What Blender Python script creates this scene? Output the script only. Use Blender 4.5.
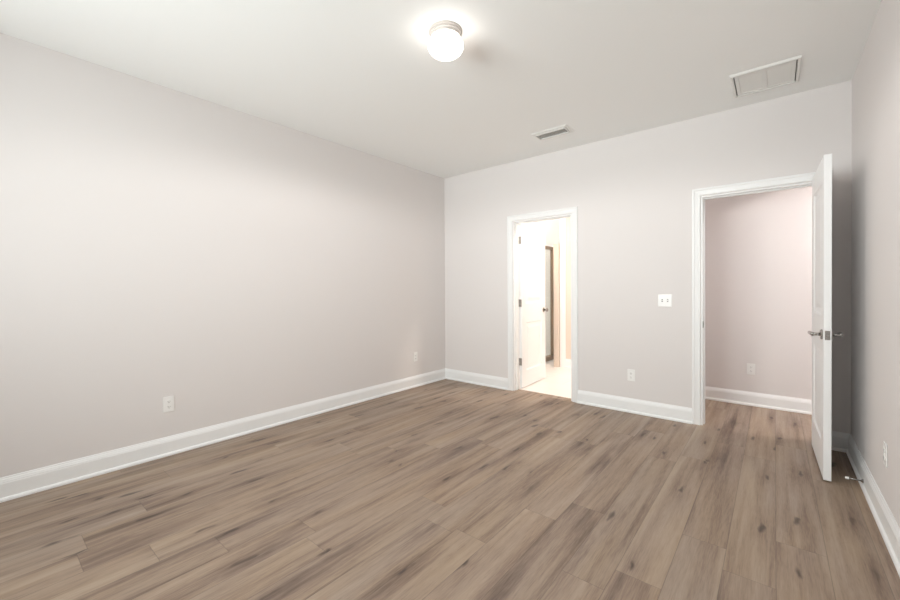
import bpy, bmesh, math, random
from mathutils import Vector, Matrix
for o in list(bpy.data.objects): bpy.data.objects.remove(o)
SC = bpy.context.scene
COL = SC.collection

# ------------------------------------------------------------------ camera
EYE = Vector((0.0, 0.0, 1.23))
YAW, PITCH, ROLL = 0.6908, -0.0083, -0.0059
R = Vector((math.cos(YAW), math.sin(YAW), 0)); F = Vector((-math.sin(YAW), math.cos(YAW), 0)); U = Vector((0, 0, 1))
F2 = F*math.cos(PITCH) + U*math.sin(PITCH); U2 = -F*math.sin(PITCH) + U*math.cos(PITCH)
R3 = R*math.cos(ROLL) + U2*math.sin(ROLL); U3 = -R*math.sin(ROLL) + U2*math.cos(ROLL)
cd = bpy.data.cameras.new('camera'); cam = bpy.data.objects.new('camera', cd); COL.objects.link(cam)
M = Matrix((R3, U3, -F2)).transposed().to_4x4(); M.translation = EYE
cam.matrix_world = M
cd.sensor_width = 36; cd.lens = 392.95/900*36; cd.clip_start = .02
cd.shift_y = -(300-292.34)/900
SC.camera = cam

# ------------------------------------------------------------------ world, daylight, exposure
SC.view_settings.view_transform = 'Standard'; SC.view_settings.look = 'None'
SC.view_settings.gamma = 1; SC.view_settings.use_curve_mapping = False
SC.view_settings.exposure = 0.0
w = bpy.data.worlds.new('sky'); SC.world = w; w.use_nodes = True
w.node_tree.nodes['Background'].inputs[0].default_value = (.80, .90, 1, 1)
w.node_tree.nodes['Background'].inputs[1].default_value = 1.0
SC.cycles.max_bounces = 12; SC.cycles.diffuse_bounces = 8
SC.cycles.sample_clamp_indirect = 6
SC.cycles.caustics_reflective = False; SC.cycles.caustics_refractive = False

# room dimensions (metres)
XL, XR, YB, YF, H = -3.505, 0.4355, 4.131, -1.55, 2.751
WT = .115
YB2 = YB+WT
WINS = [(-2.80, -1.80), (-1.65, -0.65)]; WZ0, WZ1 = .95, 2.25      # two unseen windows assumed behind the viewer to light the room
WIN_POWER, CEIL_FILL, LAMP, BULB, BATH, HALL = 39, 430, 5.2, 56, 500, 1080
def daylight(name, loc, rot, sx, sy, power, color):
    l = bpy.data.lights.new(name, 'AREA'); l.shape = 'RECTANGLE'; l.size = sx; l.size_y = sy
    l.energy = power; l.color = color; l.spread = math.radians(115)
    o = bpy.data.objects.new(name, l); COL.objects.link(o); o.location = loc; o.rotation_euler = rot
    return o
for a, b in WINS:   # sky seen straight through each window
    daylight('window_daylight', ((a+b)/2, YF-WT-.04, (WZ0+WZ1)/2), (math.radians(90), 0, 0), b-a-.04, WZ1-WZ0-.04, WIN_POWER, (.97, .99, 1))
# added area light outside, aimed up through the windows to brighten the ceiling
daylight('ceiling_fill_light', (-1.6, YF-5.2, -.6), (math.radians(180-62), 0, 0), 7.5, 5.0, CEIL_FILL, (.96, .99, 1))

# ------------------------------------------------------------------ materials
def srgb(r, g, b):
    f = lambda c: (c/255)/12.92 if c/255 <= .04045 else (((c/255)+.055)/1.055)**2.4
    return (f(r), f(g), f(b), 1)
def mat(name, col, rough=.6, metal=0, bump=0, bscale=200, spec=.5, vary=0):
    m = bpy.data.materials.new(name); m.use_nodes = True
    nt = m.node_tree; b = nt.nodes['Principled BSDF']
    b.inputs['Base Color'].default_value = col; b.inputs['Roughness'].default_value = rough
    b.inputs['Metallic'].default_value = metal; b.inputs['Specular IOR Level'].default_value = spec
    tc = nt.nodes.new('ShaderNodeTexCoord'); n = nt.nodes.new('ShaderNodeTexNoise')
    n.inputs['Scale'].default_value = bscale; nt.links.new(tc.outputs['Object'], n.inputs['Vector'])
    if bump:
        bp = nt.nodes.new('ShaderNodeBump'); bp.inputs['Strength'].default_value = bump; bp.inputs['Distance'].default_value = .001
        nt.links.new(n.outputs['Fac'], bp.inputs['Height']); nt.links.new(bp.outputs['Normal'], b.inputs['Normal'])
    mr = nt.nodes.new('ShaderNodeMapRange')
    mr.inputs['To Min'].default_value = max(0, rough-.05); mr.inputs['To Max'].default_value = min(1, rough+.05)
    nt.links.new(n.outputs['Fac'], mr.inputs['Value']); nt.links.new(mr.outputs['Result'], b.inputs['Roughness'])
    return m
def emit(name, col, s):
    m = bpy.data.materials.new(name); m.use_nodes = True; nt = m.node_tree
    b = nt.nodes['Principled BSDF']; b.inputs['Base Color'].default_value = (.8, .8, .8, 1)
    b.inputs['Emission Color'].default_value = col; b.inputs['Emission Strength'].default_value = s
    return m
WALL = mat('wall_paint', (.745, .715, .705, 1), .75, bump=.15, bscale=320, spec=.25)
CEIL = mat('ceiling_paint', (.90, .912, .905, 1), .9, bump=.2, bscale=260, spec=.15)
TRIM = mat('white_trim_paint', (.86, .868, .87, 1), .38, spec=.4)
BWALL = mat('bathroom_paint', (.70, .61, .53, 1), .75, bump=.1, bscale=320, spec=.2)
BWHITE = mat('white_bathroom_paint', (.86, .85, .84, 1), .7, spec=.2)
PLASTIC = mat('white_plastic', (.86, .855, .84, 1), .3)
DARKP = mat('outlet_slots', (.035, .032, .03, 1), .5)
NICKEL = mat('satin_nickel', (.36, .345, .33, 1), .25, 1)
VENT = mat('vent_enamel', (.78, .78, .76, 1), .45)
BASEM = mat('painted_metal_ring', (.50, .46, .43, 1), .4)
DUCT = mat('duct_shade', (.26, .26, .25, 1), .8)  # grey that stands in for the shade inside the ducts
BRONZE = mat('brushed_bronze', (.33, .24, .17, 1), .4, .6)
RUBBER = mat('white_rubber', (.85, .85, .83, 1), .5)
GLOBE = emit('lit_glass_globe', (1, .93, .86, 1), LAMP)
BGLOBE = emit('lit_bathroom_glass', (1, .88, .76, 1), BATH)
SHOWER_FILL = emit('shower_fill_glow', (1, .90, .80, 1), BATH*.35)  # glow of the added lamp on the shower side
HGLOBE = emit('lit_hall_glass', (1, .95, .93, 1), HALL)
def glass():
    m = bpy.data.materials.new('clear_glass'); m.use_nodes = True; nt = m.node_tree
    nt.nodes.clear(); o = nt.nodes.new('ShaderNodeOutputMaterial'); mx = nt.nodes.new('ShaderNodeMixShader')
    t = nt.nodes.new('ShaderNodeBsdfTransparent'); t.inputs[0].default_value = (.95, .97, .96, 1)
    g = nt.nodes.new('ShaderNodeBsdfGlossy'); g.inputs['Roughness'].default_value = .02
    mx.inputs[0].default_value = .07; nt.links.new(t.outputs[0], mx.inputs[1]); nt.links.new(g.outputs[0], mx.inputs[2])
    nt.links.new(mx.outputs[0], o.inputs[0]); return m
GLASS = glass()

class NG:
    """tiny helper for chaining shader nodes"""
    def __init__(s, m): s.nt = m.node_tree
    def v(s, sock, x):
        if isinstance(x, bpy.types.NodeSocket): s.nt.links.new(x, sock)
        else: sock.default_value = x
    def m(s, op, a, b=0, c=0):
        n = s.nt.nodes.new('ShaderNodeMath'); n.operation = op
        s.v(n.inputs[0], a); s.v(n.inputs[1], b); s.v(n.inputs[2], c); return n.outputs[0]
    def xyz(s, x, y, z):
        n = s.nt.nodes.new('ShaderNodeCombineXYZ'); s.v(n.inputs[0], x); s.v(n.inputs[1], y); s.v(n.inputs[2], z); return n.outputs[0]
    def white(s, vec):
        n = s.nt.nodes.new('ShaderNodeTexWhiteNoise'); n.noise_dimensions = '3D'; s.v(n.inputs['Vector'], vec); return n.outputs['Value']
    def noise(s, vec, scale=1, detail=3, rough=.55, dist=0):
        n = s.nt.nodes.new('ShaderNodeTexNoise'); s.v(n.inputs['Vector'], vec)
        n.inputs['Scale'].default_value = scale; n.inputs['Detail'].default_value = detail
        n.inputs['Roughness'].default_value = rough; n.inputs['Distortion'].default_value = dist
        return n.outputs['Fac']
    def rng(s, x, a, b, c, d, smooth=False):
        n = s.nt.nodes.new('ShaderNodeMapRange'); s.v(n.inputs['Value'], x)
        if smooth: n.interpolation_type = 'SMOOTHSTEP'
        for k, val in zip(('From Min', 'From Max', 'To Min', 'To Max'), (a, b, c, d)): n.inputs[k].default_value = val
        return n.outputs['Result']
    def ramp(s, x, stops):
        n = s.nt.nodes.new('ShaderNodeValToRGB'); s.v(n.inputs[0], x); e = n.color_ramp.elements
        while len(e) < len(stops): e.new(.5)
        for i, (p, c) in enumerate(stops): e[i].position = p; e[i].color = c
        return n.outputs[0]
    def mix(s, f, a, b, mode='MIX'):
        n = s.nt.nodes.new('ShaderNodeMix'); n.data_type = 'RGBA'; n.blend_type = mode
        s.v(n.inputs[0], f); s.v(n.inputs[6], a); s.v(n.inputs[7], b); return n.outputs[2]

def plank_floor():
    m = bpy.data.materials.new('greyish_oak_planks'); m.use_nodes = True
    g = NG(m); nt = m.node_tree; b = nt.nodes['Principled BSDF']
    tc = nt.nodes.new('ShaderNodeTexCoord'); sp = nt.nodes.new('ShaderNodeSeparateXYZ')
    nt.links.new(tc.outputs['Object'], sp.inputs[0]); x, y = sp.outputs[0], sp.outputs[1]
    PW, PL = .180, 1.52
    u = g.m('DIVIDE', g.m('ADD', x, 19.975), PW); row = g.m('FLOOR', u); fu = g.m('SUBTRACT', u, row)
    off = g.white(g.xyz(row, 3.7, 1.3))
    for rr, jy in ((99, .75), (100, 1.093), (102, 1.68), (104, 1.562), (105, 1.95), (108, 1.77)):   # butt joints of single rows
        hit = g.m('COMPARE', row, rr, .5); val = (-jy/PL) % 1 - (10/PL) % 1
        off = g.m('ADD', g.m('MULTIPLY', off, g.m('SUBTRACT', 1, hit)), g.m('MULTIPLY', hit, val))
    v = g.m('ADD', g.m('DIVIDE', g.m('ADD', y, 10), PL), off); idx = g.m('FLOOR', v); fv = g.m('SUBTRACT', v, idx)
    rnd = g.white(g.xyz(row, idx, 1.5)); rnd2 = g.white(g.xyz(row, idx, 7.5))
    z = g.m('MULTIPLY', rnd, 50)
    # long soft streaks
    broad = g.noise(g.xyz(g.m('MULTIPLY', x, 8.5), g.m('MULTIPLY', y, .7), z), 1, 2, .5, .35)
    streak = g.noise(g.xyz(g.m('MULTIPLY', x, 27), g.m('MULTIPLY', y, 1.1), z), 1, 3, .5, .25)
    fine = g.noise(g.xyz(g.m('MULTIPLY', x, 210), g.m('MULTIPLY', y, 12), z), 1, 3, .6, .15)
    vein_n = g.noise(g.xyz(g.m('MULTIPLY', x, 13), g.m('MULTIPLY', y, 1.1), g.m('ADD', z, 4)), 1, 3, .6, 1.2)
    vein = g.rng(g.m('ABSOLUTE', g.m('SUBTRACT', g.m('FRACT', g.m('MULTIPLY', vein_n, 9)), .5)), 0, .16, 1, 0, True)
    vein = g.m('MULTIPLY', vein, g.rng(broad, .42, .60, 0, 1, True))
    # sparse knots
    vo = nt.nodes.new('ShaderNodeTexVoronoi'); vo.feature = 'F1'; vo.voronoi_dimensions = '2D'; vo.inputs['Randomness'].default_value = 1
    wob = g.m('MULTIPLY', g.noise(g.xyz(g.m('MULTIPLY', x, 14), g.m('MULTIPLY', y, 6), z), 1, 2), .35)
    g.v(vo.inputs['Vector'], g.xyz(g.m('ADD', g.m('MULTIPLY', x, 5.4), wob), g.m('ADD', g.m('ADD', g.m('MULTIPLY', y, 1.4), wob), g.m('MULTIPLY', row, 5.31)), 0))
    vo.inputs['Scale'].default_value = 1
    knot = g.m('MULTIPLY', g.rng(vo.outputs['Distance'], .015, .095, 1, 0, True), g.rng(rnd2, .05, .35, .25, 1, True))
    halo = g.rng(vo.outputs['Distance'], .05, .42, 1, 0, True)
    tone = g.m('ADD', g.m('ADD', g.m('MULTIPLY', broad, .44), .045), g.m('MULTIPLY', streak, .40))
    tone = g.m('ADD', tone, g.m('MULTIPLY', g.m('ADD', g.m('MULTIPLY', g.m('SUBTRACT', rnd2, .5), .07), .03), 1))
    tone = g.m('ADD', tone, g.m('MULTIPLY', g.m('SUBTRACT', fine, .5), .30))
    tone = g.m('SUBTRACT', tone, g.m('MULTIPLY', halo, .085))
    tone = g.m('SUBTRACT', tone, g.m('MULTIPLY', vein, .035))
    col = g.ramp(tone, [(.22, srgb(86, 71, 63)), (.37, srgb(122, 105, 94)), (.48, srgb(144, 127, 113)), (.60, srgb(157, 141, 126)), (.78, srgb(168, 152, 137))])
    warm = g.mix(g.rng(rnd, 0, 1, 0, .35), col, g.mix(1, col, (1.06, .98, .92, 1), 'MULTIPLY'))
    tint = g.rng(g.noise(g.xyz(g.m('MULTIPLY', x, 5), g.m('MULTIPLY', y, .9), g.m('ADD', z, 9)), 1, 2), .35, .65, 0, .8)
    warm = g.mix(tint, warm, g.mix(1, warm, (1.06, 1.02, .92, 1), 'MULTIPLY'))
    col = g.mix(g.m('MULTIPLY', knot, .80), warm, srgb(58, 45, 40))
    # seams
    ex = g.m('MULTIPLY', g.m('MINIMUM', fu, g.m('SUBTRACT', 1, fu)), PW)
    ey = g.m('MULTIPLY', g.m('MINIMUM', fv, g.m('SUBTRACT', 1, fv)), PL)
    e = g.m('MINIMUM', ex, ey)
    seam = g.rng(e, .0006, .0022, 1, 0, True)
    col = g.mix(g.m('MULTIPLY', seam, .38), col, srgb(62, 52, 46))
    nt.links.new(col, b.inputs['Base Color'])
    nt.links.new(g.rng(streak, .3, .7, .50, .38), b.inputs['Roughness'])
    b.inputs['Specular IOR Level'].default_value = .42
    bp = nt.nodes.new('ShaderNodeBump'); bp.inputs['Strength'].default_value = .35; bp.inputs['Distance'].default_value = .0012
    nt.links.new(g.m('SUBTRACT', g.m('MULTIPLY', fine, .5), g.m('MULTIPLY', seam, 1.2)), bp.inputs['Height'])
    nt.links.new(bp.outputs['Normal'], b.inputs['Normal'])
    return m
FLOOR = plank_floor()
def tile_mat():
    m = bpy.data.materials.new('white_bathroom_tile'); m.use_nodes = True
    nt = m.node_tree; b = nt.nodes['Principled BSDF']
    tc = nt.nodes.new('ShaderNodeTexCoord'); br = nt.nodes.new('ShaderNodeTexBrick')
    br.offset = .5; br.inputs['Scale'].default_value = 1; br.inputs['Brick Width'].default_value = .6; br.inputs['Row Height'].default_value = .3
    br.inputs['Mortar Size'].default_value = .003
    br.inputs['Color1'].default_value = (.84, .80, .77, 1); br.inputs['Color2'].default_value = (.86, .82, .79, 1); br.inputs['Mortar'].default_value = (.74, .69, .66, 1)
    nt.links.new(tc.outputs['Object'], br.inputs['Vector']); nt.links.new(br.outputs['Color'], b.inputs['Base Color'])
    b.inputs['Roughness'].default_value = .3
    return m
TILE = tile_mat()

# ------------------------------------------------------------------ builders
def box(bm, x0, x1, y0, y1, z0, z1):
    vs = [bm.verts.new((x, y, z)) for x in (x0, x1) for y in (y0, y1) for z in (z0, z1)]
    for f in ((0, 1, 3, 2), (4, 6, 7, 5), (0, 4, 5, 1), (2, 3, 7, 6), (0, 2, 6, 4), (1, 5, 7, 3)):
        bm.faces.new([vs[i] for i in f])
    return vs
def build(name, bm, m, parent=None, bevel=0, seg=2, smooth=False, loc=None):
    bmesh.ops.recalc_face_normals(bm, faces=bm.faces)
    me = bpy.data.meshes.new(name); bm.to_mesh(me); bm.free(); me.materials.append(m)
    o = bpy.data.objects.new(name, me); COL.objects.link(o)
    if parent: o.parent = parent
    if loc: o.location = loc
    if bevel:
        md = o.modifiers.new('bevel', 'BEVEL'); md.width = bevel; md.segments = seg; md.limit_method = 'ANGLE'; md.angle_limit = .6
    if smooth:
        for p in me.polygons: p.use_smooth = True
    return o
def tag(o, label=None, cat=None, group=None, kind=None):
    if label: o['label'] = label
    if cat: o['category'] = cat
    if group: o['group'] = group
    if kind: o['kind'] = kind
    return o
def empty(name, loc, rot=(0, 0, 0)):
    o = bpy.data.objects.new(name, None); COL.objects.link(o); o.location = loc; o.rotation_euler = rot; o.empty_display_size = .05
    return o
def lathe(bm, prof, n=48, ax=None):
    """revolve (r, z) pairs round the local z axis"""
    rings = []
    for r, z in prof:
        if r < 1e-6: rings.append([bm.verts.new((0, 0, z))])
        else: rings.append([bm.verts.new((r*math.cos(2*math.pi*i/n), r*math.sin(2*math.pi*i/n), z)) for i in range(n)])
    for a, b in zip(rings, rings[1:]):
        for i in range(n):
            j = (i+1) % n
            if len(a) == 1 and len(b) == 1: continue
            if len(a) == 1: bm.faces.new((a[0], b[i], b[j]))
            elif len(b) == 1: bm.faces.new((a[i], b[0], a[j]))
            else: bm.faces.new((a[i], b[i], b[j], a[j]))
def tube(bm, pts, rads, n=14):
    """round tube through points with a radius at each"""
    pts = [Vector(p) for p in pts]; rings = []
    up = Vector((0, 0, 1))
    for i, p in enumerate(pts):
        t = (pts[min(i+1, len(pts)-1)] - pts[max(i-1, 0)]).normalized()
        a = t.cross(up)
        if a.length < .05: a = t.cross(Vector((1, 0, 0)))
        a.normalize(); b = t.cross(a).normalized()
        rr = rads[i] if isinstance(rads[i], tuple) else (rads[i], rads[i])
        rings.append([bm.verts.new(p + a*rr[0]*math.cos(2*math.pi*k/n) + b*rr[1]*math.sin(2*math.pi*k/n)) for k in range(n)])
    for r0, r1 in zip(rings, rings[1:]):
        for k in range(n): bm.faces.new((r0[k], r0[(k+1) % n], r1[(k+1) % n], r1[k]))
    bm.faces.new(rings[0]); bm.faces.new(rings[-1])
def sweep(bm, prof, path):
    """sweep a closed profile (out, up) along path points; each path item gives (origin, out_vec, up_vec)"""
    rings = []
    for o, a, b in path:
        o, a, b = Vector(o), Vector(a), Vector(b)
        rings.append([bm.verts.new(o + a*p + b*q) for p, q in prof])
    n = len(prof)
    for r0, r1 in zip(rings, rings[1:]):
        for k in range(n): bm.faces.new((r0[k], r0[(k+1) % n], r1[(k+1) % n], r1[k]))
    bm.faces.new(rings[0]); bm.faces.new(rings[-1])

# ------------------------------------------------------------------ the setting
D1 = (-2.430, -1.698)      # bathroom doorway
D2 = (-0.507, 0.264)       # hall doorway
DH = 2.037
HY = 5.15                  # hall wall
BX0, BX1, BY1 = -4.0, -.95, 6.5
HX0, HX1, HT = -.85, 2.3, 3.06

bm = bmesh.new(); box(bm, XL, XR, YF, YB, -.05, 0); box(bm, D2[0], D2[1], YB, YB2, -.05, 0); box(bm, D1[0], D1[1], YB, YB2-.012, -.05, 0); box(bm, HX0, HX1, YB2, HY, -.05, 0)
tag(build('floor', bm, FLOOR), 'grey brown oak plank floor running through the bedroom into the hall', 'floor', kind='structure')
bm = bmesh.new(); box(bm, BX0, BX1, YB2-.012, BY1, -.05, 0)
tag(build('floor_bathroom', bm, TILE), 'bright white tiled bathroom floor beyond the narrow doorway', 'floor', kind='structure')
bm = bmesh.new(); box(bm, XL-WT, XR+WT, YF-WT, YB2, H, H+.1)
tag(build('ceiling', bm, CEIL), 'flat pale grey painted bedroom ceiling', 'ceiling', kind='structure')
bm = bmesh.new(); box(bm, XL-WT, XL, YF, YB, 0, H)
tag(build('wall_left', bm, WALL), 'long blank warm grey painted wall on the left', 'wall', kind='structure')
bm = bmesh.new(); box(bm, XR, XR+WT, YF, YB, 0, H)
tag(build('wall_right', bm, WALL), 'warm grey wall at the right edge behind the open door', 'wall', kind='structure')
bm = bmesh.new()
for a, b in ((XL-WT, D1[0]), (D1[1], D2[0]), (D2[1], XR+WT)): box(bm, a, b, YB, YB2, 0, H)
for a, b, c in (D1+(DH,), D2+(DH+.006,)): box(bm, a, b, YB, YB2, c, H)
tag(build('wall_back', bm, WALL), 'warm grey far wall pierced by two doorways', 'wall', kind='structure')
bm = bmesh.new()
xs = [XL-WT, WINS[0][0], WINS[0][1], WINS[1][0], WINS[1][1], XR+WT]
for i in (0, 2, 4): box(bm, xs[i], xs[i+1], YF-WT, YF, 0, H)
for a, b in WINS: box(bm, a, b, YF-WT, YF, 0, WZ0); box(bm, a, b, YF-WT, YF, WZ1, H)
tag(build('wall_front', bm, WALL), 'warm grey wall with two assumed windows behind the viewer', 'wall', kind='structure')
for i, (a, b) in enumerate(WINS):
    side = 'farther from' if i == 0 else 'nearer to'
    r = tag(empty(f'window_{i+1}', ((a+b)/2, YF-WT/2, WZ0)), f'unseen white framed sash window assumed behind the viewer to light the room, {side} the right wall', 'window', kind='structure')
    hw, hh = (b-a)/2, WZ1-WZ0
    bm = bmesh.new(); t = .05
    box(bm, -hw, -hw+t, -.04, .04, 0, hh); box(bm, hw-t, hw, -.04, .04, 0, hh)
    box(bm, -hw+t, hw-t, -.04, .04, 0, t); box(bm, -hw+t, hw-t, -.04, .04, hh-t, hh); box(bm, -hw+t, hw-t, -.03, .03, hh/2-.02, hh/2+.02)
    build('window_frame', bm, TRIM, r, .003)
    bm = bmesh.new(); box(bm, -hw+t, hw-t, -.003, .003, t, hh/2-.02); box(bm, -hw+t, hw-t, -.003, .003, hh/2+.02, hh-t)
    build('pane', bm, GLASS, r)
    bm = bmesh.new(); box(bm, -hw-.05, hw+.05, WT/2+.0, WT/2+.05, -.025, 0)
    build('window_sill', bm, TRIM, r, .004)
# hall
bm = bmesh.new(); box(bm, HX0, HX1, HY, HY+WT, 0, HT)
tag(build('wall_hall', bm, WALL), 'warm grey hall wall seen through the wide doorway', 'wall', kind='structure')
bm = bmesh.new(); box(bm, BX1, HX0, YB2, HY+WT, 0, HT)
tag(build('wall_hall_left', bm, WALL), 'wall between the bathroom and the hall', 'wall', kind='structure')
bm = bmesh.new(); box(bm, HX1, HX1+WT, YB2, HY+WT, 0, HT)
tag(build('wall_hall_right', bm, WALL), 'wall closing the right end of the hall', 'wall', kind='structure')
bm = bmesh.new(); box(bm, XR+WT, HX1+WT, YB, YB2, 0, HT)
tag(build('wall_hall_front', bm, WALL), 'hall wall continuing to the right of the bedroom', 'wall', kind='structure')
SOF = .56
bm = bmesh.new(); box(bm, HX0, SOF, YB2, HY, 2.448, HT); box(bm, SOF, HX1, YB2, HY, 2.985, HT)
tag(build('ceiling_hall', bm, CEIL), 'stepped hall ceiling above the doorway header', 'ceiling', kind='structure')
# bathroom
bm = bmesh.new(); box(bm, BX0, BX1, YB2, BY1, H, H+.08)
tag(build('ceiling_bathroom', bm, BWHITE), 'white bathroom ceiling', 'ceiling', kind='structure')
bm = bmesh.new(); box(bm, BX0-WT, BX0, YB2, BY1, 0, H); box(bm, BX0, -2.59, BY1, BY1+WT, 0, H)
tag(build('wall_bathroom_left', bm, BWHITE), 'bright white wall behind the shower', 'wall', kind='structure')
bm = bmesh.new(); box(bm, -2.50, BX1, 5.84, 5.84+WT, 0, H)
tag(build('wall_bathroom_back', bm, BWALL), 'beige bathroom wall at the right of the narrow doorway', 'wall', kind='structure')

# baseboards
BASE = [(0, 0), (.028, 0), (.028, .010), (.024, .018), (.016, .022), (.0155, .102), (.0135, .106), (.0135, .112), (.011, .116), (.009, .124), (.0055, .129), (.005, .134), (.003, .138), (0, .138)]
def baseboard(name, pts, label, m=TRIM):
    """pts: list of floor points, wall on the left of travel when inward normals given"""
    bm = bmesh.new(); path = []
    for (x, y, nx, ny) in pts: path.append(((x, y, 0), (nx, ny, 0), (0, 0, 1)))
    sweep(bm, BASE, path)
    tag(build(name, bm, m), label, 'baseboard', kind='structure')
CW = .062
baseboard('baseboard_left', [(XL, YF, 1, 0), (XL, YB, 1, -1)], 'long white baseboard along the left wall')
baseboard('baseboard_back', [(XL, YB, 1, -1), (D1[0]-CW, YB, 0, -1)], 'short white baseboard between the corner and the narrow doorway')
baseboard('baseboard_middle', [(D1[1]+CW, YB, 0, -1), (D2[0]-CW-.006, YB, 0, -1)], 'white baseboard between the two doorways')
baseboard('baseboard_corner', [(D2[1]+CW, YB, 0, -1), (XR, YB, -1, -1)], 'short shaded baseboard behind the open door')
baseboard('baseboard_right', [(XR, YB, -1, -1), (XR, YF, -1, 0)], 'white baseboard along the right wall')
baseboard('baseboard_hall', [(HX0, HY, 0, -1), (HX1, HY, 0, -1)], 'white baseboard along the hall wall')
baseboard('baseboard_bathroom', [(-2.50, 5.84, 0, -1), (BX1, 5.84, 0, -1)], 'white baseboard under the beige bathroom wall')

# door casings (mitred), jambs and stops
CAS = [(0, 0), (0, .010), (.004, .013), (.010, .0135), (.014, .011), (.040, .014), (.046, .0185), (.058, .0185), (.062, .015), (.062, 0)]   # (outward from opening, proud of wall)
def casing(name, a, b, h, y, sgn, label):
    """three-sided casing round an opening a..b; sgn -1 = faces the bedroom"""
    bm = bmesh.new(); n = (0, sgn, 0)
    sweep(bm, CAS, [((a, y, 0), (-1, 0, 0), n), ((a, y, h), (-1, 0, 1), n), ((b, y, h), (1, 0, 1), n), ((b, y, 0), (1, 0, 0), n)])
    return build(name, bm, TRIM)
def frame(n, a, b, stop_y, label, DH=DH):
    r = tag(empty(f'trim_{n}', ((a+b)/2, YB, 0)), label, 'door frame', kind='structure')
    A, B = a-(a+b)/2, b-(a+b)/2
    def local(o): o.location = Vector(o.location) - Vector(((a+b)/2, YB, 0)); o.parent = r; return o
    local(casing('casing', a-.006, b+.006, DH+.006, YB, -1, '')); local(casing('casing', a-.006, b+.006, DH+.006, YB2, 1, ''))
    t = .012; bm = bmesh.new()
    box(bm, A-.0, A+t, 0, WT, 0, DH-t); box(bm, B-t, B, 0, WT, 0, DH-t); box(bm, A, B, 0, WT, DH-t, DH)
    build('jamb', bm, TRIM, r, .0015)
    bm = bmesh.new(); s0, s1 = stop_y
    box(bm, A+t, A+t+.010, s0, s1, 0, DH-t-.010); box(bm, B-t-.010, B-t, s0, s1, 0, DH-t-.010); box(bm, A+t, B-t, s0, s1, DH-t-.010, DH-t)
    build('door_stop_strip', bm, TRIM, r, .002)
    return r
f1 = frame(1, D1[0], D1[1], (.040, .075), 'white door frame around the narrow bathroom doorway')
f2 = frame(2, D2[0], D2[1], (.040, .075), 'white door frame around the wide hall doorway', DH+.006)
# strike plate on the left jamb of the hall doorway
bm = bmesh.new(); box(bm, 0, .0018, -.022, .022, -.029, .029); box(bm, .0018, .004, -.028, -.020, -.02, .02)
sp = build('strike_plate', bm, NICKEL, f2, .001, loc=(D2[0]+.012-(D2[0]+D2[1])/2, .020, .90))
bm = bmesh.new(); box(bm, .0016, .0026, -.010, .012, -.016, .016); build('latch_hole', bm, DARKP, sp)

# ------------------------------------------------------------------ doors
def door_leaf(bm, W, T, Ht, panels):
    """leaf from (0..W) x (0..T) x (0..Ht) with moulded recessed panels on both faces"""
    xs = sorted({0, W} | {p[0] for p in panels} | {p[1] for p in panels})
    zs = sorted({0, Ht} | {p[2] for p in panels} | {p[3] for p in panels})
    for side in (0, 1):
        y = 0 if side == 0 else T; d = 1 if side == 0 else -1
        for i in range(len(xs)-1):
            for j in range(len(zs)-1):
                x0, x1, z0, z1 = xs[i], xs[i+1], zs[j], zs[j+1]
                hit = any(p[0] <= x0 and p[1] >= x1 and p[2] <= z0 and p[3] >= z1 for p in panels)
                rings = [(0, 0)]
                if hit: rings += [(.004, .0015), (.010, .008), (.020, .0105), (.045, .0105), (.075, .003)]
                prev = None
                for ins, dep in rings:
                    r = [bm.verts.new((a, y+d*dep, c)) for a, c in ((x0+ins, z0+ins), (x1-ins, z0+ins), (x1-ins, z1-ins), (x0+ins, z1-ins))]
                    if prev:
                        for k in range(4): bm.faces.new((prev[k], prev[(k+1) % 4], r[(k+1) % 4], r[k]))
                    prev = r
                bm.faces.new(prev)
    for i in range(len(xs)-1):
        for z in (0, Ht): bm.faces.new([bm.verts.new(p) for p in ((xs[i], 0, z), (xs[i+1], 0, z), (xs[i+1], T, z), (xs[i], T, z))])
    for j in range(len(zs)-1):
        for x in (0, W): bm.faces.new([bm.verts.new(p) for p in ((x, 0, zs[j]), (x, 0, zs[j+1]), (x, T, zs[j+1]), (x, T, zs[j]))])
    bmesh.ops.remove_doubles(bm, verts=bm.verts, dist=1e-5)
def hinge(parent, x, y, z, pin=(0, 0)):
    bm = bmesh.new()
    box(bm, -.0015, .0, .003, .037, -.045, .045)
    o = build('hinge', bm, NICKEL, parent, .0006, loc=(x, y, z))
    bm = bmesh.new()
    tube(bm, [(0, 0, -.048), (0, 0, -.044), (0, 0, .044), (0, 0, .048)], [.003, .0058, .0058, .003], 12)
    build('hinge_pin', bm, NICKEL, o, loc=(pin[0], pin[1], 0), smooth=False)
def lever(parent, x, y, z, side, back):
    """rose, neck and curved lever; side = +-1 outward along local y, back = direction of the lever along local x"""
    r = empty('lever_handle', (x, y, z)); r.parent = parent
    bm = bmesh.new()
    tube(bm, [(0, 0, 0), (0, side*.006, 0), (0, side*.010, 0)], [.0325, .0325, .027], 32); build('rose', bm, NICKEL, r)
    bm = bmesh.new()
    tube(bm, [(0, side*.008, 0), (0, side*.028, 0), (0, side*.046, 0), (0, side*.052, 0)], [.012, .0095, .010, .006], 16)
    pts = [(-back*.010, side*.044, 0), (0, side*.046, 0), (back*.02, side*.050, .001), (back*.045, side*.055, .003), (back*.07, side*.057, .003), (back*.095, side*.053, 0), (back*.112, side*.050, -.002), (back*.116, side*.050, -.002)]
    tube(bm, pts, [(.006, .009), (.0115, .013), (.0105, .013), (.009, .012), (.0085, .0115), (.009, .0115), (.0075, .010), (.003, .004)], 16)
    build('lever', bm, NICKEL, r, smooth=True)
    return r

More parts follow.
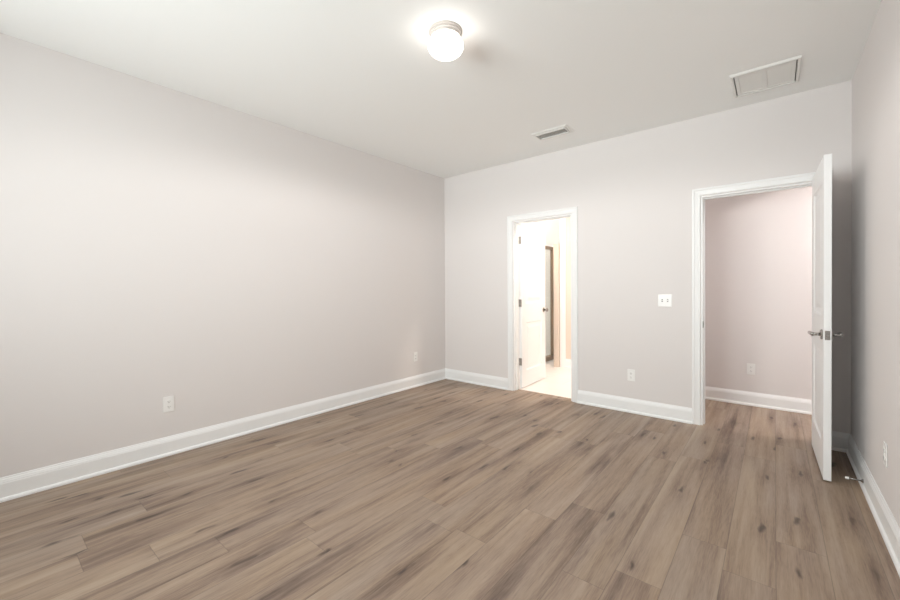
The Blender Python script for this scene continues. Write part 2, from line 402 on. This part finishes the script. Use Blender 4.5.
# hall door: hinged on the right jamb, opened square into the bedroom; local x runs hinge -> free edge
DW2, DT = .716, .0375
r = tag(empty('door_2', (.221, 4.122, .010), (0, 0, math.radians(-88.75))), 'white panelled hall door standing open with its edge facing the viewer', 'door', kind='structure')
# local x -> world -y ; local y -> world +x
bm = bmesh.new(); door_leaf(bm, DW2, DT, 2.050, [(.115, DW2-.115, .215, .80), (.115, DW2-.115, 1.03, 1.905)])
build('door_leaf', bm, TRIM, r, .0015, 1)
lever(r, DW2-.060, 0, .915, -1, -1); lever(r, DW2-.060, DT, .915, 1, -1)
bm = bmesh.new(); box(bm, 0, .0015, -.0125, .0125, -.029, .029)
lp = build('latch_plate', bm, NICKEL, r, .0008, loc=(DW2-.0003, DT/2, .915))
bm = bmesh.new(); box(bm, 0, .011, -.007, .007, -.009, .009); build('latch_bolt', bm, NICKEL, lp, .002, loc=(.001, 0, 0))
for z in (.20, 1.0, 1.80): hinge(r, .0, .0, z, (-.003, .044))

# bathroom door: hinged on the left jamb, swung into the bathroom
r = tag(empty('door_1', (-2.384, 4.260, .012), (0, 0, math.radians(92.6))), 'white panelled bathroom door swung inward against the left', 'door', kind='structure')
DW1 = .705
bm = bmesh.new(); door_leaf(bm, DW1, DT, 2.012, [(.115, DW1-.115, .20, .80), (.115, DW1-.115, 1.03, 1.90)])
build('door_leaf', bm, TRIM, r, .0015, 1)
bm = bmesh.new()
tube(bm, [(0, 0, 0), (0, -.006, 0), (0, -.009, 0)], [.032, .032, .026], 28)
tube(bm, [(0, -.008, 0), (0, -.03, 0), (0, -.036, 0), (0, -.045, 0), (0, -.056, 0), (0, -.062, 0), (0, -.064, 0)], [.011, .011, .021, .0265, .025, .015, .003], 24)
build('door_knob', bm, NICKEL, r, smooth=True, loc=(DW1-.060, 0, .93))
for z in (.32, 1.04, 1.81):
    bm = bmesh.new(); box(bm, -.0018, 0, 0, .034, -.045, .045); o = build('hinge', bm, NICKEL, r, .0006, loc=(0, .002, z))
    bm = bmesh.new(); tube(bm, [(0, 0, -.048), (0, 0, -.044), (0, 0, .044), (0, 0, .048)], [.003, .006, .006, .003], 12)
    build('hinge_pin', bm, NICKEL, o, loc=(-.005, .041, 0))

# ------------------------------------------------------------------ bathroom contents
bm = bmesh.new(); box(bm, -2.675, -2.597, 5.78, 6.05, 0, 1.93)
tag(build('wall_shower_end', bm, BWALL, None, .004), 'narrow beige tiled wall end beside the shower', 'wall', kind='structure')
bm = bmesh.new(); box(bm, -2.590, -2.500, 5.825, 5.84+WT+.015, 0, 2.35)
tag(build('trim_3', bm, TRIM, None, .004), 'white upright trim at the left end of the beige bathroom wall', 'trim', kind='structure')
r = tag(empty('shower_enclosure', (-3.0, 5.4, 0)), 'glass shower enclosure in a bronze frame behind the bathroom door', 'shower')
bm = bmesh.new(); box(bm, -.03, .03, 0, 1.06, 1.90, 1.95); build('top_rail', bm, BRONZE, r, .003)
bm = bmesh.new(); box(bm, -.045, .045, 0, 1.06, .0, .07); build('bottom_rail', bm, BRONZE, r, .003)
for y in (0, 1.01): 
    bm = bmesh.new(); box(bm, -.025, .025, y, y+.05, .07, 1.90); build('post', bm, BRONZE, r, .003)
bm = bmesh.new(); box(bm, -.004, .004, .05, 1.01, .07, 1.90); build('glass_panel', bm, GLASS, r)

# ------------------------------------------------------------------ lights as fixtures
def flush_light(loc, m, label, s=1.0, bulb=0):
    r = tag(empty('ceiling_light', loc), label, 'ceiling light')
    bm = bmesh.new()
    lathe(bm, [(0, 0), (.098*s, 0), (.098*s, -.010), (.093*s, -.013), (.093*s, -.023), (.088*s, -.026), (.088*s, -.041), (.080*s, -.044), (0, -.044)])
    build('base', bm, BASEM, r, smooth=False)
    bm = bmesh.new()
    lathe(bm, [(0, -.0445), (.086*s, -.0445)]+[(.105*s*math.sin(a), -.088+.062*s*math.cos(a)) for a in [math.pi*(.30+.70*k/24) for k in range(24)]]+[(0, -.088-.062*s)])
    build('globe', bm, m, r, smooth=True)
    if bulb:
        l = bpy.data.lights.new('bulb', 'SPOT'); l.energy = bulb; l.color = (1, .975, .95); l.shadow_soft_size = .07; l.spot_size = math.radians(179); l.spot_blend = .25   # spot added below the globe; its downward cone keeps it off the ceiling
        o = bpy.data.objects.new('bulb', l); COL.objects.link(o); o.parent = r; o.location = (0, 0, -.225)
    return r
flush_light((-1.500, 1.788, H), GLOBE, 'round flush ceiling light with a glowing white glass globe', bulb=BULB)
flush_light((-1.43, 4.60, H), BGLOBE, 'lit bathroom ceiling light just inside the narrow doorway, out of sight', .7)
flush_light((1.60, 4.62, 2.985), HGLOBE, 'lit hall ceiling light to the right of the wide doorway, out of sight', .45)

flush_light((-3.25, 5.15, H), SHOWER_FILL, 'unseen ceiling light added to brighten the shower, behind the open bathroom door', .7)  # added lamp; brightens the shower where the open door blocks the other light

# ------------------------------------------------------------------ vents
# small supply register: stamped face with curved blades
r = tag(empty('ceiling_vent', (-1.672, 3.602, H)), 'small narrow louvred supply vent in the ceiling', 'vent')
bm = bmesh.new(); L, Wd = .18, .10
def ringframe(bm, L, W, t, z0, z1, lip):
    o = [(-L, -W), (L, -W), (L, W), (-L, W)]; i = [(-L+t, -W+t), (L-t, -W+t), (L-t, W-t), (-L+t, W-t)]
    m_ = [(-L+t*.35, -W+t*.35), (L-t*.35, -W+t*.35), (L-t*.35, W-t*.35), (-L+t*.35, W-t*.35)]
    A = [bm.verts.new((x, y, z0)) for x, y in o]; A2 = [bm.verts.new((x, y, z0-lip)) for x, y in o]; B = [bm.verts.new((x, y, z1)) for x, y in m_]
    C = [bm.verts.new((x, y, z1)) for x, y in i]; D = [bm.verts.new((x, y, z0)) for x, y in i]
    for P, Q in ((A, A2), (A2, B), (B, C), (C, D), (D, A)):
        for k in range(4): bm.faces.new((P[k], P[(k+1) % 4], Q[(k+1) % 4], Q[k]))
ringframe(bm, L, Wd, .028, 0, -.010, .002); build('vent_frame', bm, VENT, r)
bm = bmesh.new(); box(bm, -L+.028, L-.028, -Wd+.028, Wd-.028, -.0015, -.0005); build('duct_shade_sheet', bm, DUCT, r)  # flat grey sheet, shade of the duct put into its colour
y = -.068
bm = bmesh.new()
pr = [(y, -.003), (y+.002, -.008), (y+.008, -.013), (y+.018, -.016), (y+.018, -.0172), (y+.0072, -.0142), (y+.0006, -.0088), (y-.0013, -.003)]
sweep(bm, pr, [((-L+.030, 0, 0), (0, 1, 0), (0, 0, 1)), ((L-.030, 0, 0), (0, 1, 0), (0, 0, 1))])
build('blade', bm, VENT, r)
for x in (-L+.030, L-.034):
    bm = bmesh.new(); box(bm, x, x+.004, -.062, .071, -.020, -.003); build('end_plate', bm, VENT, r)
bm = bmesh.new(); box(bm, -L+.034, L-.034, .066, .071, -.016, -.003); build('back_plate', bm, VENT, r)
bm = bmesh.new()
for k in range(15):
    x = -L+.045+k*.0193; box(bm, x, x+.0022, -.030, .065, -.012, -.004)
build('cross_fins', bm, VENT, r)

# large return-air grille
r = tag(empty('return_air_grille', (-.058, 3.672, H)), 'large square return air grille with two louvred halves in the ceiling', 'vent')
bm = bmesh.new(); L, Wd = .195, .205
ringframe(bm, L, Wd, .020, 0, -.016, .006); build('grille_frame', bm, VENT, r, .001)
bm = bmesh.new(); box(bm, -L+.02, L-.02, -Wd+.02, Wd-.02, -.0014, -.0004); build('duct_shade_sheet', bm, DUCT, r)  # grey sheet painted as the shaded inside of the return duct
fx, fy = L-.027, Wd-.022
bm = bmesh.new()
box(bm, -fx, fx, -fy, -fy+.032, -.012, -.003); box(bm, -fx, fx, fy-.032, fy, -.012, -.003)
box(bm, -fx, -fx+.022, -fy+.032, fy-.032, -.012, -.003); box(bm, fx-.022, fx, -fy+.032, fy-.032, -.012, -.003)
box(bm, -.013, .013, -fy+.032, fy-.032, -.012, -.003); build('filter_door', bm, VENT, r, .0012)
for sx in (-1, 1):
    bm = bmesh.new(); a, b = sorted((sx*.013, sx*(fx-.022)))
    n = 24; y0 = -fy+.032; st = (2*fy-.064)/n
    for k in range(n):
        y = y0+k*st
        pr = [(y, -.0035), (y+st*1.0, -.0085), (y+st*1.0, -.0075), (y, -.0025)]
        sweep(bm, pr, [((a, 0, 0), (0, 1, 0), (0, 0, 1)), ((b, 0, 0), (0, 1, 0), (0, 0, 1))])
    build('louvre_panel', bm, VENT, r)

# ------------------------------------------------------------------ outlets and switch
def wallmount(name, p, side, label, cat, group=None):
    """local x along the wall, local z up, local -y out of the wall"""
    rz = {'back': 0, 'left': math.radians(90), 'right': math.radians(-90)}[side]
    return tag(empty(name, p, (0, 0, rz)), label, cat, group)
def disc_prism(bm, pts, y0, y1):
    a = [bm.verts.new((x, y0, z)) for x, z in pts]; b = [bm.verts.new((x, y1, z)) for x, z in pts]
    bm.faces.new(a); bm.faces.new(b)
    for k in range(len(pts)): bm.faces.new((a[k], a[(k+1) % len(pts)], b[(k+1) % len(pts)], b[k]))
def outlet(p, side, label):
    r = wallmount('wall_outlet', p, side, label, 'outlet')
    bm = bmesh.new(); box(bm, -.035, .035, -.0055, 0, -.0575, .0575); build('cover_plate', bm, PLASTIC, r, .003, 3)
    for dz in (.0195, -.0195):
        pts = []
        for k in range(28):
            a = 2*math.pi*k/28; pts.append((.0175*math.cos(a), dz+max(-.0135, min(.0135, .0175*math.sin(a)))))
        bm = bmesh.new(); disc_prism(bm, pts, -.0085, -.005); s = build('socket', bm, PLASTIC, r)
        bm = bmesh.new()
        box(bm, -.0072, -.0050, -.0088, -.008, dz-.003, dz+.006); box(bm, .0050, .0072, -.0088, -.008, dz-.002, dz+.005)
        disc_prism(bm, [(.0024*math.cos(2*math.pi*k/12), dz-.0085+.0024*math.sin(2*math.pi*k/12)) for k in range(12)], -.0088, -.008)
        build('slot', bm, DARKP, s)
    bm = bmesh.new(); tube(bm, [(0, -.0055, 0), (0, -.0066, 0)], [.003, .0024], 12); build('screw', bm, PLASTIC, r)
    return r
outlet((XL, .919, .380), 'left', 'white duplex outlet low on the long left wall, nearest the viewer')
outlet((XL, 3.545, .375), 'left', 'white duplex outlet low on the left wall near the far corner')
outlet((-1.094, YB, .368), 'back', 'white duplex outlet low on the far wall between the two doorways')
outlet((-.190, HY, .378), 'back', 'white duplex outlet on the hall wall, seen through the wide doorway')
outlet((XR, 2.94, .378), 'right', 'white duplex outlet low on the right wall past the open door')
r = wallmount('light_switch', (-.795, YB, 1.111), 'back', 'white double light switch on the wall left of the hall doorway', 'light switch')
bm = bmesh.new(); box(bm, -.058, .058, -.0055, 0, -.058, .058); build('switch_plate', bm, PLASTIC, r, .003, 3)
for x in (-.023, .023):
    bm = bmesh.new(); box(bm, x-.0052, x+.0052, -.0065, -.005, -.0125, .0125); b_ = build('toggle_slot', bm, DARKP, r)
    bm = bmesh.new(); disc_prism(bm, [(x-.0042, -.006), (x+.0042, -.006), (x+.0042, .006), (x-.0042, .006)], -.0075, -.005)
    box(bm, x-.0038, x+.0038, -.016, -.0065, .000, .0075); build('toggle', bm, PLASTIC, b_, .0008)
    for z in (-.030, .030):
        bm = bmesh.new(); tube(bm, [(x, -.0055, z), (x, -.0066, z)], [.003, .0024], 12); build('screw', bm, PLASTIC, r)

# ------------------------------------------------------------------ door stop on the right baseboard
r = tag(empty('door_stop', (XR-.0155, 3.462, .036)), 'slim metal door stop with a white tip on the right baseboard', 'door stop')
bm = bmesh.new(); tube(bm, [(0, 0, 0), (-.003, 0, 0), (-.010, 0, 0)], [.0125, .0125, .006], 20); build('mount', bm, NICKEL, r)
bm = bmesh.new(); tube(bm, [(-.008, 0, 0), (-.066, 0, 0)], [.0042, .0042], 14); build('rod', bm, NICKEL, r, smooth=True)
bm = bmesh.new(); tube(bm, [(-.062, 0, 0), (-.064, 0, 0), (-.078, 0, 0), (-.080, 0, 0)], [.006, .0085, .0085, .006], 18); build('rubber_tip', bm, RUBBER, r, smooth=False)
